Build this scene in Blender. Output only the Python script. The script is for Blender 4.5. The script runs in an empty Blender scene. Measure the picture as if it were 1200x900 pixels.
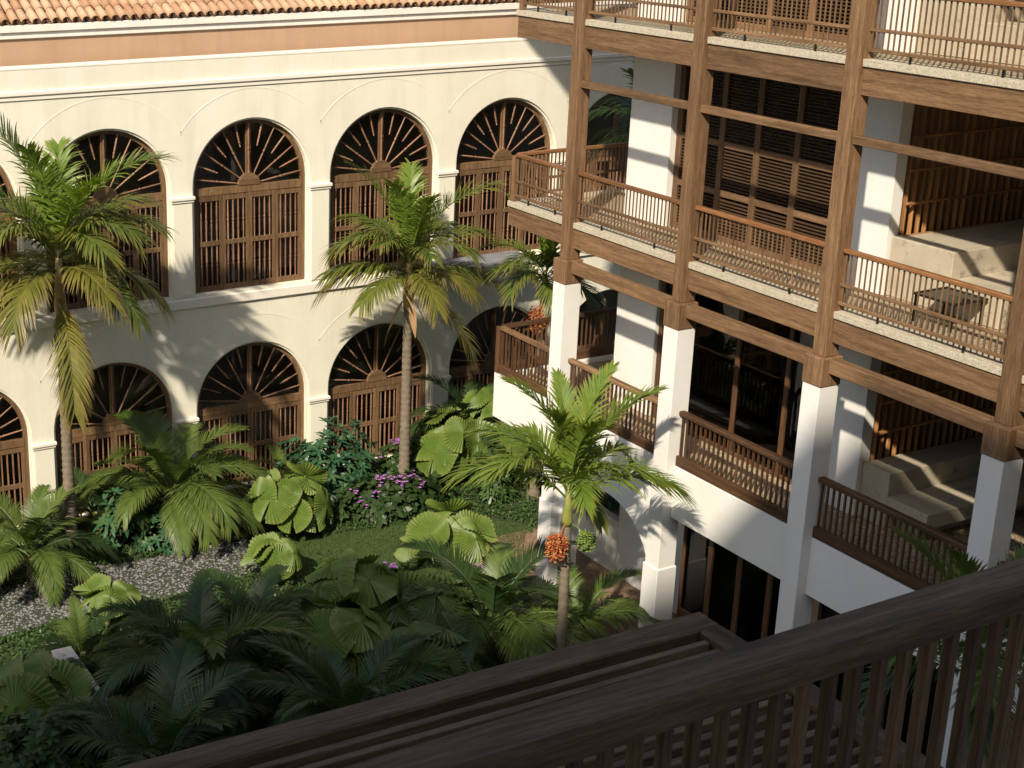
import bpy, bmesh, math, random
from mathutils import Vector, Matrix, Euler
random.seed(7)
S = bpy.context.scene
COL = S.collection
PI = math.pi
R = math.radians

# ------------------------------------------------------------------ camera
cam = bpy.data.cameras.new('camera')
cam.sensor_fit = 'HORIZONTAL'; cam.sensor_width = 36.0
cam.lens = 51.735
cam.shift_x = 0.2235; cam.shift_y = -0.0527
cam.clip_start = 0.05; cam.clip_end = 2000
camo = bpy.data.objects.new('camera', cam); COL.objects.link(camo)
CAM = Vector((-15.569, -0.366, 12.997))
yaw, pit = 0.45132, 0.30304
fw = Vector((math.sin(yaw)*math.cos(pit), math.cos(yaw)*math.cos(pit), -math.sin(pit)))
rt = Vector((math.cos(yaw), -math.sin(yaw), 0)); up = rt.cross(fw)
camo.matrix_world = Matrix(((rt.x, up.x, -fw.x, CAM.x), (rt.y, up.y, -fw.y, CAM.y), (rt.z, up.z, -fw.z, CAM.z), (0, 0, 0, 1)))
S.camera = camo

# ------------------------------------------------------------------ sky, sun, exposure
SUN = Vector((1.0, 0.78, -1.05)).normalized()          # the way the light travels
elev = math.asin(-SUN.z); azim = math.atan2(-SUN.x, -SUN.y)
W = bpy.data.worlds.new('World'); S.world = W; W.use_nodes = True
nt = W.node_tree; nt.nodes.clear()
sky = nt.nodes.new('ShaderNodeTexSky'); sky.sky_type = 'NISHITA'; sky.sun_disc = False
sky.sun_elevation = elev; sky.sun_rotation = azim
sky.air_density = 1.0; sky.dust_density = 2.0; sky.ozone_density = 1.0
bg = nt.nodes.new('ShaderNodeBackground'); bg.inputs[1].default_value = 0.112
wo = nt.nodes.new('ShaderNodeOutputWorld')
nt.links.new(sky.outputs[0], bg.inputs[0]); nt.links.new(bg.outputs[0], wo.inputs[0])
sl = bpy.data.lights.new('sun', 'SUN'); sl.energy = 5.0; sl.angle = R(1.2); sl.color = (1.0, 0.89, 0.72)
so = bpy.data.objects.new('sun', sl); COL.objects.link(so)
so.rotation_euler = SUN.to_track_quat('-Z', 'Y').to_euler(); so.location = (-30, -20, 45)
S.view_settings.view_transform = 'Standard'; S.view_settings.look = 'None'
S.view_settings.gamma = 1.0; S.view_settings.use_curve_mapping = False
S.view_settings.exposure = 0.40

# ------------------------------------------------------------------ materials
def newmat(name):
    m = bpy.data.materials.new(name); m.use_nodes = True
    t = m.node_tree; b = t.nodes['Principled BSDF']
    return m, t, b
def N(t, kind, **kw):
    n = t.nodes.new('ShaderNode' + kind)
    for k, v in kw.items(): setattr(n, k, v)
    return n
def ramp(t, src, stops):
    r = N(t, 'ValToRGB'); e = r.color_ramp.elements
    while len(e) < len(stops): e.new(0.5)
    for i, (p, c) in enumerate(stops):
        e[i].position = p; e[i].color = (*c, 1) if len(c) == 3 else c
    t.links.new(src, r.inputs[0]); return r.outputs[0]
def coords(t, scale=(1, 1, 1)):
    tc = N(t, 'TexCoord'); mp = N(t, 'Mapping'); mp.inputs['Scale'].default_value = scale
    t.links.new(tc.outputs['Object'], mp.inputs[0]); return mp.outputs[0]
def noise(t, vec, scale, detail=4, rough=.55):
    n = N(t, 'TexNoise'); n.inputs['Scale'].default_value = scale
    n.inputs['Detail'].default_value = detail; n.inputs['Roughness'].default_value = rough
    t.links.new(vec, n.inputs['Vector']); return n.outputs['Fac']
def bump(t, b, h, strength, dist):
    n = N(t, 'Bump'); n.inputs['Strength'].default_value = strength; n.inputs['Distance'].default_value = dist
    t.links.new(h, n.inputs['Height']); t.links.new(n.outputs[0], b.inputs['Normal'])
def mix(t, a, b_, fac, mode='MIX'):
    m = N(t, 'Mix', data_type='RGBA', blend_type=mode)
    if isinstance(fac, (int, float)): m.inputs[0].default_value = fac
    else: t.links.new(fac, m.inputs[0])
    for i, v in ((6, a), (7, b_)):
        if isinstance(v, tuple): m.inputs[i].default_value = (*v, 1)
        else: t.links.new(v, m.inputs[i])
    return m.outputs[2]

def wood(name, axis, dark, mid, light, rough=.55):
    m, t, b = newmat(name)
    sc = [9, 9, 9]; sc[axis] = .55
    v = coords(t, tuple(sc))
    oi = N(t, 'ObjectInfo'); cb = N(t, 'CombineXYZ'); t.links.new(oi.outputs['Random'], cb.inputs[0]); t.links.new(oi.outputs['Random'], cb.inputs[2])
    sc2 = N(t, 'VectorMath', operation='SCALE'); sc2.inputs['Scale'].default_value = 37; t.links.new(cb.outputs[0], sc2.inputs[0])
    ad = N(t, 'VectorMath', operation='ADD'); t.links.new(v, ad.inputs[0]); t.links.new(sc2.outputs[0], ad.inputs[1])
    n1 = noise(t, ad.outputs[0], 1.6, 6, .65); n2 = noise(t, ad.outputs[0], 9, 4, .6)
    c = ramp(t, n1, [(.28, dark), (.52, mid), (.75, light)])
    n3 = noise(t, ad.outputs[0], 34, 5, .7); c = mix(t, c, ramp(t, n3, [(.38, (.5, .45, .4)), (.56, (1.08, 1.06, 1.04))]), .55, 'MULTIPLY')
    streak = ramp(t, n2, [(.35, (.55, .5, .45)), (.6, (1, 1, 1))])
    c = mix(t, c, streak, .8, 'MULTIPLY')
    hv = N(t, 'HueSaturation'); mr = N(t, 'MapRange'); mr.inputs[3].default_value = .74; mr.inputs[4].default_value = 1.22
    t.links.new(oi.outputs['Random'], mr.inputs[0]); t.links.new(mr.outputs[0], hv.inputs['Value']); t.links.new(c, hv.inputs['Color'])
    t.links.new(hv.outputs[0], b.inputs['Base Color']); b.inputs['Roughness'].default_value = rough; b.inputs['Specular IOR Level'].default_value = .3
    bump(t, b, n3, .35, .003)
    return m
def woodset(name, *cols, **kw): return [wood(name + '_' + 'xyz'[i], i, *cols, **kw) for i in range(3)]
WOOD = woodset('oiled_teak', (.105, .059, .029), (.205, .121, .063), (.295, .184, .102), rough=.7)
HAND = woodset('upper_handrail_wood', (.17, .075, .03), (.27, .13, .055), (.36, .19, .09), rough=.45)
DARK = woodset('dark_stained_wood', (.05, .025, .012), (.105, .054, .027), (.16, .088, .045))
SHUT = woodset('shutter_wood', (.11, .064, .032), (.20, .12, .062), (.285, .178, .10), rough=.65)
SPIN = woodset('spindle_wood', (.20, .10, .06), (.32, .18, .115), (.44, .27, .18), rough=.35)
RAILW = woodset('handrail_wood', (.09, .048, .023), (.19, .104, .05), (.29, .167, .083), rough=.75)
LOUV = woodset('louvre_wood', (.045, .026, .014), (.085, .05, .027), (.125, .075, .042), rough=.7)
SCRN = woodset('screen_wood', (.20, .085, .028), (.40, .20, .075), (.58, .34, .15), rough=.5)

def plaster(name, c1, c2, stain=(.5, .45, .36), amount=.25, rough=.85):
    m, t, b = newmat(name)
    v = coords(t); n1 = noise(t, v, .7, 6, .6)
    c = ramp(t, n1, [(.3, c1), (.7, c2)])
    vs = coords(t, (2.2, 2.2, .22)); n2 = noise(t, vs, 1.3, 6, .7)
    f = N(t, 'MapRange'); f.inputs[1].default_value = .47; f.inputs[2].default_value = .74; f.inputs[4].default_value = amount
    t.links.new(n2, f.inputs[0])
    c = mix(t, c, stain, f.outputs[0])
    t.links.new(c, b.inputs['Base Color']); b.inputs['Roughness'].default_value = rough
    n3 = noise(t, v, 45, 5, .6); n4 = noise(t, v, 3, 3)
    a = N(t, 'Math', operation='MULTIPLY_ADD'); t.links.new(n4, a.inputs[0]); a.inputs[1].default_value = 3; t.links.new(n3, a.inputs[2])
    bump(t, b, a.outputs[0], .3, .006)
    return m
CREAM = plaster('cream_plaster', (.72, .68, .56), (.79, .755, .64), (.52, .48, .38), amount=.34)
TRIM = plaster('cream_trim', (.75, .70, .60), (.81, .765, .67), amount=.1)
WHITE = plaster('white_plaster', (.66, .645, .61), (.73, .715, .68), (.45, .42, .38), amount=.12)
OCHRE = plaster('ochre_plaster', (.43, .275, .17), (.50, .33, .215), (.36, .22, .135), amount=.5)
CORN = plaster('cornice_white', (.72, .68, .62), (.80, .77, .71), (.45, .4, .33), amount=.25)

def speckle(name, a, b_, dots, scale, thr=.62, rough=.6, bmp=.1):
    m, t, b = newmat(name); v = coords(t)
    c = ramp(t, noise(t, v, scale * .35, 5, .7), [(.35, a), (.65, b_)])
    d = ramp(t, noise(t, v, scale, 6, .75), [(thr - .06, (0, 0, 0)), (thr, (1, 1, 1))])
    c = mix(t, c, dots, d)
    t.links.new(c, b.inputs['Base Color']); b.inputs['Roughness'].default_value = rough
    bump(t, b, noise(t, v, scale * 1.5, 4), bmp, .006)
    return m
GRANITE = speckle('granite_edge', (.40, .355, .265), (.52, .465, .36), (.16, .125, .09), 48, .6)
PEBBLE = speckle('washed_pebble_floor', (.30, .23, .14), (.50, .41, .28), (.10, .07, .045), 40, .55, .8, .4)
CONC = speckle('board_concrete', (.36, .31, .23), (.46, .40, .30), (.26, .22, .165), 5, .63, .8, .25)
PAVE = speckle('brown_paving', (.17, .105, .065), (.25, .165, .105), (.09, .06, .04), 14, .6, .85, .3)
SOIL = speckle('dark_soil', (.028, .024, .014), (.05, .045, .022), (.03, .045, .014), 6, .5, .95, .8)
STONE = speckle('pale_planter_stone', (.42, .38, .34), (.52, .48, .43), (.3, .27, .24), 9, .64, .75, .2)

m, t, b = newmat('dark_glass'); GLASS = m
b.inputs['Base Color'].default_value = (.016, .017, .017, 1); b.inputs['Roughness'].default_value = .06; b.inputs['IOR'].default_value = 1.5
v = coords(t); bump(t, b, noise(t, v, 1.3, 2), .04, .02)
m, t, b = newmat('clear_glass'); CLEAR = m
t.nodes.remove(b); tr = N(t, 'BsdfTransparent'); tr.inputs[0].default_value = (.93, .94, .93, 1); gl = N(t, 'BsdfGlossy'); gl.inputs['Roughness'].default_value = .02
fr = N(t, 'Fresnel'); fr.inputs[0].default_value = 1.45; ms = N(t, 'MixShader'); t.links.new(fr.outputs[0], ms.inputs[0]); t.links.new(tr.outputs[0], ms.inputs[1]); t.links.new(gl.outputs[0], ms.inputs[2])
t.links.new(ms.outputs[0], t.nodes['Material Output'].inputs[0])
m, t, b = newmat('black_metal'); METAL = m
b.inputs['Base Color'].default_value = (.02, .018, .016, 1); b.inputs['Metallic'].default_value = .6; b.inputs['Roughness'].default_value = .45
bump(t, b, noise(t, coords(t), 60, 3), .1, .002)
m, t, b = newmat('dim_interior'); INNER = m
t.links.new(ramp(t, noise(t, coords(t), 2, 4), [(.3, (.20, .155, .11)), (.7, (.29, .23, .165))]), b.inputs['Base Color']); b.inputs['Roughness'].default_value = .9

CLOTH = plaster('reflection_cloth', (.26, .23, .18), (.36, .32, .26), (.2, .17, .13), amount=.3)  # pale cloth standing in for reflections in the window glass
m, t, b = newmat('clay_tile'); TILE = m
oi = N(t, 'ObjectInfo'); g = N(t, 'NewGeometry'); ad = N(t, 'Math', operation='ADD'); fr = N(t, 'Math', operation='FRACT')
t.links.new(oi.outputs['Random'], ad.inputs[0]); t.links.new(g.outputs['Random Per Island'], ad.inputs[1]); t.links.new(ad.outputs[0], fr.inputs[0])
c = ramp(t, fr.outputs[0], [(0, (.36, .20, .11)), (.4, (.46, .275, .165)), (.75, (.54, .36, .23)), (1, (.41, .255, .16))])
v = coords(t); c = mix(t, c, ramp(t, noise(t, v, 7, 6, .7), [(.35, (.55, .5, .45)), (.6, (1, 1, 1))]), .5, 'MULTIPLY')
t.links.new(c, b.inputs['Base Color']); b.inputs['Roughness'].default_value = .85; bump(t, b, noise(t, v, 30, 4), .3, .005)

def leaf(name, cols, tip=None, rough=.42, trans=.28, vein=None):
    m, t, b = newmat(name)
    g = N(t, 'NewGeometry'); oi = N(t, 'ObjectInfo')
    a1 = N(t, 'Math', operation='MULTIPLY'); a1.inputs[1].default_value = .6; t.links.new(g.outputs['Random Per Island'], a1.inputs[0])
    a2 = N(t, 'Math', operation='MULTIPLY_ADD'); a2.inputs[1].default_value = .4; t.links.new(oi.outputs['Random'], a2.inputs[0]); t.links.new(a1.outputs[0], a2.inputs[2])
    k = len(cols) - 1
    c = ramp(t, a2.outputs[0], [(i / k, q) for i, q in enumerate(cols)])
    at = N(t, 'Attribute', attribute_name='along')
    if tip:
        f = N(t, 'MapRange'); f.inputs[1].default_value = .55; f.inputs[2].default_value = 1.05; f.inputs[4].default_value = .75
        t.links.new(at.outputs['Fac'], f.inputs[0]); c = mix(t, c, tip, f.outputs[0])
    v = coords(t); nz = noise(t, v, 5, 4, .6)
    c = mix(t, c, ramp(t, nz, [(.3, (.62, .66, .6)), (.65, (1.1, 1.08, 1))]), .6, 'MULTIPLY')
    t.links.new(c, b.inputs['Base Color']); b.inputs['Roughness'].default_value = rough
    b.inputs['Specular IOR Level'].default_value = .45
    tl = N(t, 'BsdfTranslucent'); hs = N(t, 'HueSaturation'); hs.inputs['Saturation'].default_value = 1.15; hs.inputs['Value'].default_value = 1.5
    t.links.new(c, hs.inputs['Color']); t.links.new(hs.outputs[0], tl.inputs[0])
    ms = N(t, 'MixShader'); ms.inputs[0].default_value = trans
    t.links.new(b.outputs[0], ms.inputs[1]); t.links.new(tl.outputs[0], ms.inputs[2]); t.links.new(ms.outputs[0], t.nodes['Material Output'].inputs[0])
    return m
L_PALM = leaf('palm_leaflet', [(.06, .10, .018), (.10, .14, .024), (.15, .165, .032), (.085, .125, .03)], (.26, .21, .06))
L_OLD = leaf('old_palm_leaflet', [(.10, .12, .02), (.16, .155, .03), (.22, .18, .045)], (.30, .20, .08))
L_FRESH = leaf('fresh_palm_leaflet', [(.09, .16, .02), (.14, .21, .03), (.20, .24, .04)], (.26, .24, .05))
L_CYC = leaf('low_palm_leaflet', [(.065, .11, .022), (.095, .145, .03), (.125, .165, .042)], (.15, .16, .05))
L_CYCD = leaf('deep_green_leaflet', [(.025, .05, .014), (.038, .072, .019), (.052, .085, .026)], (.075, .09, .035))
L_LIC = leaf('pleated_leaf', [(.075, .135, .02), (.105, .165, .026), (.14, .19, .035)], (.19, .22, .06), rough=.5, trans=.2)
L_FAN = leaf('fan_leaf', [(.06, .11, .025), (.085, .135, .035), (.11, .15, .045)], (.13, .15, .06), rough=.4)
L_TEAL = leaf('glossy_shrub_leaf', [(.022, .075, .036), (.035, .10, .048), (.055, .115, .045), (.12, .135, .035)], None, rough=.46, trans=.15)
L_GC = leaf('groundcover_leaf', [(.035, .075, .02), (.05, .10, .026), (.075, .125, .03)], None, rough=.4)
L_CLOV = leaf('clover_leaf', [(.045, .095, .025), (.065, .125, .035), (.09, .145, .045)], None, rough=.5)
L_GRASS = leaf('grass_blade', [(.045, .085, .018), (.06, .105, .022), (.085, .12, .03)], None, rough=.6)
L_BUSH = leaf('mixed_dark_leaf', [(.025, .05, .014), (.04, .075, .02), (.06, .10, .025)], None, rough=.45)
L_DRY = leaf('dry_sheath', [(.30, .17, .08), (.36, .22, .11), (.28, .15, .07)], None, rough=.7, trans=.1)

def plain(name, a, b_, scale, rough, bmp=.2, isl=False):
    m, t, b = newmat(name); v = coords(t)
    if isl:
        g = N(t, 'NewGeometry'); src = g.outputs['Random Per Island']
    else: src = noise(t, v, scale, 5, .6)
    t.links.new(ramp(t, src, [(.25, a), (.75, b_)]), b.inputs['Base Color']); b.inputs['Roughness'].default_value = rough
    bump(t, b, noise(t, v, scale * 3, 4), bmp, .006); return m
TRUNK = plain('ringed_trunk', (.11, .085, .06), (.21, .17, .12), 9, .85, .5)
SHAFT = plain('green_crownshaft', (.16, .19, .04), (.28, .26, .07), 5, .5, .1)
SHAFTY = plain('tan_crownshaft', (.30, .22, .08), (.42, .31, .12), 5, .5, .1)
FLOWER = plain('purple_petal', (.24, .08, .28), (.38, .16, .42), 1, .6, .05, True)
FRUITR = plain('red_fruit', (.30, .05, .02), (.44, .19, .06), 1, .4, .05, True)
FRUITG = plain('green_fruit', (.10, .16, .03), (.16, .22, .05), 1, .4, .05, True)
GRAVEL = plain('grey_gravel', (.045, .043, .047), (.19, .182, .182), 1, .85, .1, True)
ROCK = plain('grey_rock', (.13, .13, .15), (.26, .26, .29), 4, .8, .5)

# ------------------------------------------------------------------ helpers
wl = {}
class MB:
    def __init__(s): s.v = []; s.f = []; s.a = []
    def add(s, vs, fs, al=None):
        o = len(s.v); s.v += [tuple(q) for q in vs]; s.f += [tuple(i + o for i in q) for q in fs]
        s.a += al if al else [0.0] * len(vs)
        return s
    def box(s, x0, x1, y0, y1, z0, z1):
        return s.add([(x0, y0, z0), (x1, y0, z0), (x1, y1, z0), (x0, y1, z0), (x0, y0, z1), (x1, y0, z1), (x1, y1, z1), (x0, y1, z1)],
                     [(3, 2, 1, 0), (4, 5, 6, 7), (0, 1, 5, 4), (1, 2, 6, 5), (2, 3, 7, 6), (3, 0, 4, 7)])
    def lathe(s, prof, seg=8, org=(0, 0, 0)):
        n = len(prof); vs = []; fs = []
        for (r, z) in prof:
            for k in range(seg):
                a = 2 * PI * k / seg; vs.append((org[0] + r * math.cos(a), org[1] + r * math.sin(a), org[2] + z))
        for i in range(n - 1):
            for k in range(seg):
                j = (k + 1) % seg; fs.append((i * seg + k, i * seg + j, (i + 1) * seg + j, (i + 1) * seg + k))
        fs.append(tuple(range(seg))[::-1]); fs.append(tuple((n - 1) * seg + k for k in range(seg)))
        return s.add(vs, fs)
    def tube(s, pts, rad, seg=6):
        vs = []; fs = []; pts = [Vector(p) for p in pts]
        for i, p in enumerate(pts):
            d = (pts[min(i + 1, len(pts) - 1)] - pts[max(i - 1, 0)]).normalized()
            a = d.cross(Vector((0, 0, 1)));  a = a if a.length > 1e-3 else d.cross(Vector((1, 0, 0)))
            a.normalize(); c = d.cross(a); r = rad[i] if hasattr(rad, '__len__') else rad
            for k in range(seg):
                w = 2 * PI * k / seg; vs.append(p + a * (r * math.cos(w)) + c * (r * math.sin(w)))
        for i in range(len(pts) - 1):
            for k in range(seg):
                j = (k + 1) % seg; fs.append((i * seg + k, i * seg + j, (i + 1) * seg + j, (i + 1) * seg + k))
        fs.append(tuple(range(seg))[::-1]); fs.append(tuple((len(pts) - 1) * seg + k for k in range(seg)))
        return s.add(vs, fs)
    def ring(s, cx, cz, r0, r1, y0, y1, a0=0, a1=PI, n=28):
        """an arched bar in the XZ plane, between radii r0<r1, from depth y0 to y1"""
        vs = []; fs = []
        for i in range(n + 1):
            a = a0 + (a1 - a0) * i / n; c, q = math.cos(a), math.sin(a)
            vs += [(cx + r0 * c, y0, cz + r0 * q), (cx + r1 * c, y0, cz + r1 * q), (cx + r1 * c, y1, cz + r1 * q), (cx + r0 * c, y1, cz + r0 * q)]
        for i in range(n):
            o = 4 * i
            for k in range(4):
                j = (k + 1) % 4; fs.append((o + k, o + 4 + k, o + 4 + j, o + j))
        fs += [(0, 1, 2, 3), (4 * n + 3, 4 * n + 2, 4 * n + 1, 4 * n)]
        return s.add(vs, fs)
    def mesh(s, name, bevel=0, smooth=False, fix=True):
        me = bpy.data.meshes.new(name); me.from_pydata(s.v, [], s.f); me.update()
        if any(s.a):
            at = me.attributes.new('along', 'FLOAT', 'POINT'); at.data.foreach_set('value', s.a)
        if bevel or fix:
            bm = bmesh.new(); bm.from_mesh(me)
            if fix: bmesh.ops.recalc_face_normals(bm, faces=bm.faces)
            if bevel: bmesh.ops.bevel(bm, geom=list(bm.edges), offset=bevel, segments=1, affect='EDGES')
            bm.to_mesh(me); bm.free()
        if smooth: me.polygons.foreach_set('use_smooth', [True] * len(me.polygons))
        return me
def put(name, me, mat, parent=None, loc=(0, 0, 0), rot=None, scale=None):
    if mat and not me.materials: me.materials.append(mat)
    o = bpy.data.objects.new(name, me); COL.objects.link(o); o.location = loc
    if rot: o.rotation_euler = rot
    if scale: o.scale = scale if hasattr(scale, '__len__') else (scale,) * 3
    wl[o.name] = Vector(loc)
    if parent:
        o.parent = parent; o.matrix_parent_inverse = Matrix.Translation(-wl[parent.name])
    return o
def empty(name, loc, parent=None):
    o = bpy.data.objects.new(name, None); COL.objects.link(o); o.location = loc; o.empty_display_size = .2
    wl[o.name] = Vector(loc)
    if parent: o.parent = parent; o.matrix_parent_inverse = Matrix.Translation(-wl[parent.name])
    return o
def tag(o, label, cat, group=None):
    o['label'] = label; o['category'] = cat
    if group: o['group'] = group
    return o
def struct(o): o['kind'] = 'structure'; return o
def stuff(o): o['kind'] = 'stuff'; return o
def bx(name, x0, x1, y0, y1, z0, z1, mat, parent=None, bevel=0):
    if isinstance(mat, list):
        d = (x1 - x0, y1 - y0, z1 - z0); mat = mat[d.index(max(d))]
    c = ((x0 + x1) / 2, (y0 + y1) / 2, z0)
    me = MB().box(x0 - c[0], x1 - c[0], y0 - c[1], y1 - c[1], 0, z1 - z0).mesh(name, bevel)
    return put(name, me, mat, parent, c)

# ------------------------------------------------------------------ ground
def sheet(name, pts, z, mat):
    me = MB().add([(x, y, z) for x, y in pts], [tuple(range(len(pts)))]).mesh(name, fix=False); me.flip_normals() if me.polygons[0].normal.z < 0 else None
    return struct(put(name, me, mat))
sheet('ground', [(-300, -300), (300, -300), (300, 300), (-300, 300)], 0, SOIL)
GRAV = [(-16, 24.7), (-9, 24.62), (-7.8, 24.72), (-6.4, 24.55), (-5.2, 24.6), (-4.3, 24.45), (-4.2, 23.1), (-5.4, 23.05), (-6.6, 22.85), (-8, 22.95), (-9.4, 22.8), (-16, 22.7)]
LAWN = [(-4.25, 24.4), (-2.0, 23.95), (.2, 23.7), (1.2, 22.6), (.4, 21.6), (-1.2, 21.5), (-2.6, 21.9), (-4.15, 22.9)]
sheet('gravel_path', GRAV, .006, SOIL)
sheet('lawn', LAWN, .008, plain('lawn_turf', (.035, .06, .014), (.055, .085, .02), 8, .9))
sheet('pavement', [(-.6, 22.4), (1.45, 22.4), (8, 22.4), (8, 3), (-.6, 3)], .010, PAVE)
def inside(x, y, P):
    r = False; n = len(P)
    for i in range(n):
        (a, b_), (c, d) = P[i], P[(i + 1) % n]
        if (b_ > y) != (d > y) and x < (c - a) * (y - b_) / (d - b_) + a: r = not r
    return r
mb = MB()
for i in range(9000):                                     # loose stones of the path
    x = random.uniform(-12, -4.1); y = random.uniform(22.5, 24.85)
    if not inside(x, y, GRAV): continue
    r = random.uniform(.018, .042); h = r * random.uniform(.5, .9); a = random.random() * 6
    vs = [(x + r * math.cos(a + k * 1.5708) * random.uniform(.7, 1.1), y + r * math.sin(a + k * 1.5708) * random.uniform(.7, 1.1), .004 + h * .35) for k in range(4)] + [(x, y, .006 + h)]
    mb.add(vs, [(0, 1, 4), (1, 2, 4), (2, 3, 4), (3, 0, 4)])
o = stuff(put('gravel', mb.mesh('gravel'), GRAVEL)); tag(o, 'grey gravel stones covering the garden path', 'gravel')
mb = MB()
for i in range(52000):                                    # mown grass
    x = random.uniform(-4.4, 1.3); y = random.uniform(21.4, 24.5)
    if not inside(x, y, LAWN): continue
    h = random.uniform(.025, .06); a = random.random() * 6.28; w = .006
    dx, dy = math.cos(a), math.sin(a); lx, ly = random.uniform(-.02, .02), random.uniform(-.02, .02)
    mb.add([(x - dx * w, y - dy * w, .006), (x + dx * w, y + dy * w, .006), (x + lx, y + ly, h)], [(0, 1, 2)])
o = stuff(put('grass', mb.mesh('grass', fix=False), L_GRASS)); tag(o, 'short mown grass strip beyond the gravel path', 'grass')
def leafblade(mb, p, d, n, L, w, seg=3, droop=.25):
    """a pointed leaf from p along d with face normal near n"""
    d = d.normalized(); s = d.cross(n).normalized(); vs = []; al = []
    for i in range(seg + 1):
        q = i / seg; ww = w * (math.sin(PI * min(.93, .16 + q * .8)) if i < seg else .06)
        c = p + d * (L * q) + Vector((0, 0, -droop * L * q * q))
        vs += [c - s * ww * .5, c + s * ww * .5]; al += [q, q]
    mb.add(vs, [(2 * i, 2 * i + 1, 2 * i + 3, 2 * i + 2) for i in range(seg)], al)
mb = MB()
BED = [(-11, 25.6, 22.9, 27), (-11, 24.7, 5, 26.8)]
for i in range(15000):                                    # creeping cover over the beds
    x = random.uniform(-13, 4.6); y = random.uniform(11, 26.9)
    if x > -.8 and y < 22.3: continue
    if inside(x, y, GRAV) or (inside(x, y, LAWN) and random.random() < .97): continue
    p = Vector((x, y, random.uniform(.0, .14))); a = random.random() * 6.28; e = random.uniform(-.1, .9)
    d = Vector((math.cos(a) * math.cos(e), math.sin(a) * math.cos(e), math.sin(e)))
    leafblade(mb, p, d, Vector((random.uniform(-.3, .3), random.uniform(-.3, .3), 1)), random.uniform(.09, .2), random.uniform(.035, .07), 2)
o = stuff(put('ground_cover', mb.mesh('ground_cover', fix=False), L_GC)); tag(o, 'low creeping green leaves covering the planting beds', 'ground cover')

mb = MB()
for i in range(46000):
    x = random.uniform(-11, 4.5); y = random.uniform(20.8, 26.6)
    if x > -.8 and y < 22.3: continue
    if inside(x, y, GRAV) or (inside(x, y, LAWN) and inside(x * .93 - .1, 22.9 + (y - 22.9) * 1.12, LAWN)): continue
    p = Vector((x, y, random.uniform(.01, .09))); a = random.random() * 6.28; e = random.uniform(0, 1.0)
    d = Vector((math.cos(a) * math.cos(e), math.sin(a) * math.cos(e), math.sin(e)))
    leafblade(mb, p, d, Vector((random.uniform(-.3, .3), random.uniform(-.3, .3), 1)), random.uniform(.05, .10), random.uniform(.025, .045), 2)
o = stuff(put('clover_cover', mb.mesh('clover_cover', fix=False), L_CLOV)); tag(o, 'fine light green clover edging the lawn and the gravel', 'ground cover')

# ------------------------------------------------------------------ the arcaded cream building
YW = 27.0; K = 1.0224
zm = lambda z: 12.997 - (12.997 - z) * K
CX = [-15.65 + 3.16 * i for i in range(9)]                # bay centres; the one nearest the palm gap is index 4
HALF = 1.58; RO = 1.35; RI = 1.305
SPR = {0: zm(2.22), 1: zm(6.94)}; SILL = {0: .02, 1: zm(4.70)}; LEDGE = zm(4.45); TOP = zm(9.51) - .05
X0, X1 = CX[0] - HALF, CX[-1] + HALF
bld = tag(empty('arcaded_building', (0, YW + 4, 0)), 'long cream building with two rows of arched shuttered windows and a tiled roof', 'building')
mb = MB(); n = 28
for c in CX:
    for lv in (0, 1):
        zb, zt = (0, LEDGE) if lv == 0 else (LEDGE, TOP)
        sp, si = SPR[lv], SILL[lv]
        q = lambda a, b_, c_, d: mb.add([(a, YW, c_), (b_, YW, c_), (b_, YW, d), (a, YW, d)], [(0, 1, 2, 3)])
        q(c - HALF, c - RO, zb, zt); q(c + RO, c + HALF, zb, zt)
        if si > zb: q(c - RO, c + RO, zb, si)
        arc = [(c + RO * math.cos(PI - PI * i / n), sp + RO * math.sin(PI * i / n)) for i in range(n + 1)]
        arci = [(c + RI * math.cos(PI - PI * i / n), sp + RI * math.sin(PI * i / n)) for i in range(n + 1)]
        for i in range(n):
            (xa, za), (xb, zb_) = arc[i], arc[i + 1]
            mb.add([(xa, YW, za), (xb, YW, zb_), (xb, YW, zt), (xa, YW, zt)], [(0, 1, 2, 3)])
        o1 = [(c - RO, si)] + arc + [(c + RO, si)]; o2 = [(c - RI, si)] + arci + [(c + RI, si)]
        for A, ya, B, yb in ((o1, YW, o1, YW + .05), (o1, YW + .05, o2, YW + .05), (o2, YW + .05, o2, YW + .5)):
            for i in range(len(A) - 1):
                mb.add([(A[i][0], ya, A[i][1]), (A[i + 1][0], ya, A[i + 1][1]), (B[i + 1][0], yb, B[i + 1][1]), (B[i][0], yb, B[i][1])], [(0, 1, 2, 3)])
        mb.add([(c - RO, YW, si), (c + RO, YW, si), (c + RO, YW + .5, si), (c - RO, YW + .5, si)], [(0, 1, 2, 3)])
mb.add([(X0, YW + .3, TOP), (X1, YW + .3, TOP), (X1, YW, TOP), (X0, YW, TOP), (X0, YW + .3, TOP - .6), (X1, YW + .3, TOP - .6)], [(0, 1, 2, 3), (4, 5, 1, 0)])
bm_ = mb.mesh('wall', fix=False)
bm = bmesh.new(); bm.from_mesh(bm_); bmesh.ops.remove_doubles(bm, verts=bm.verts, dist=.0005); bmesh.ops.recalc_face_normals(bm, faces=bm.faces); bm.to_mesh(bm_); bm.free()
if sum(p.normal.y * p.area for p in bm_.polygons) > 0: bm_.flip_normals()
put('wall', bm_, CREAM, bld)
put('side_walls', MB().box(X0, X0 + .2, YW + .51, YW + 9, 0, TOP - .3).box(X1 - .2, X1, YW + .51, YW + 9, 0, TOP - .3).box(X0, X1, YW + 9, YW + 9.2, 0, TOP).mesh('side_walls'), CREAM, bld)
bx('roof_terrace', X0, X1, YW + .31, YW + 9, TOP - .5, TOP - .35, CONC, bld)
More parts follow.
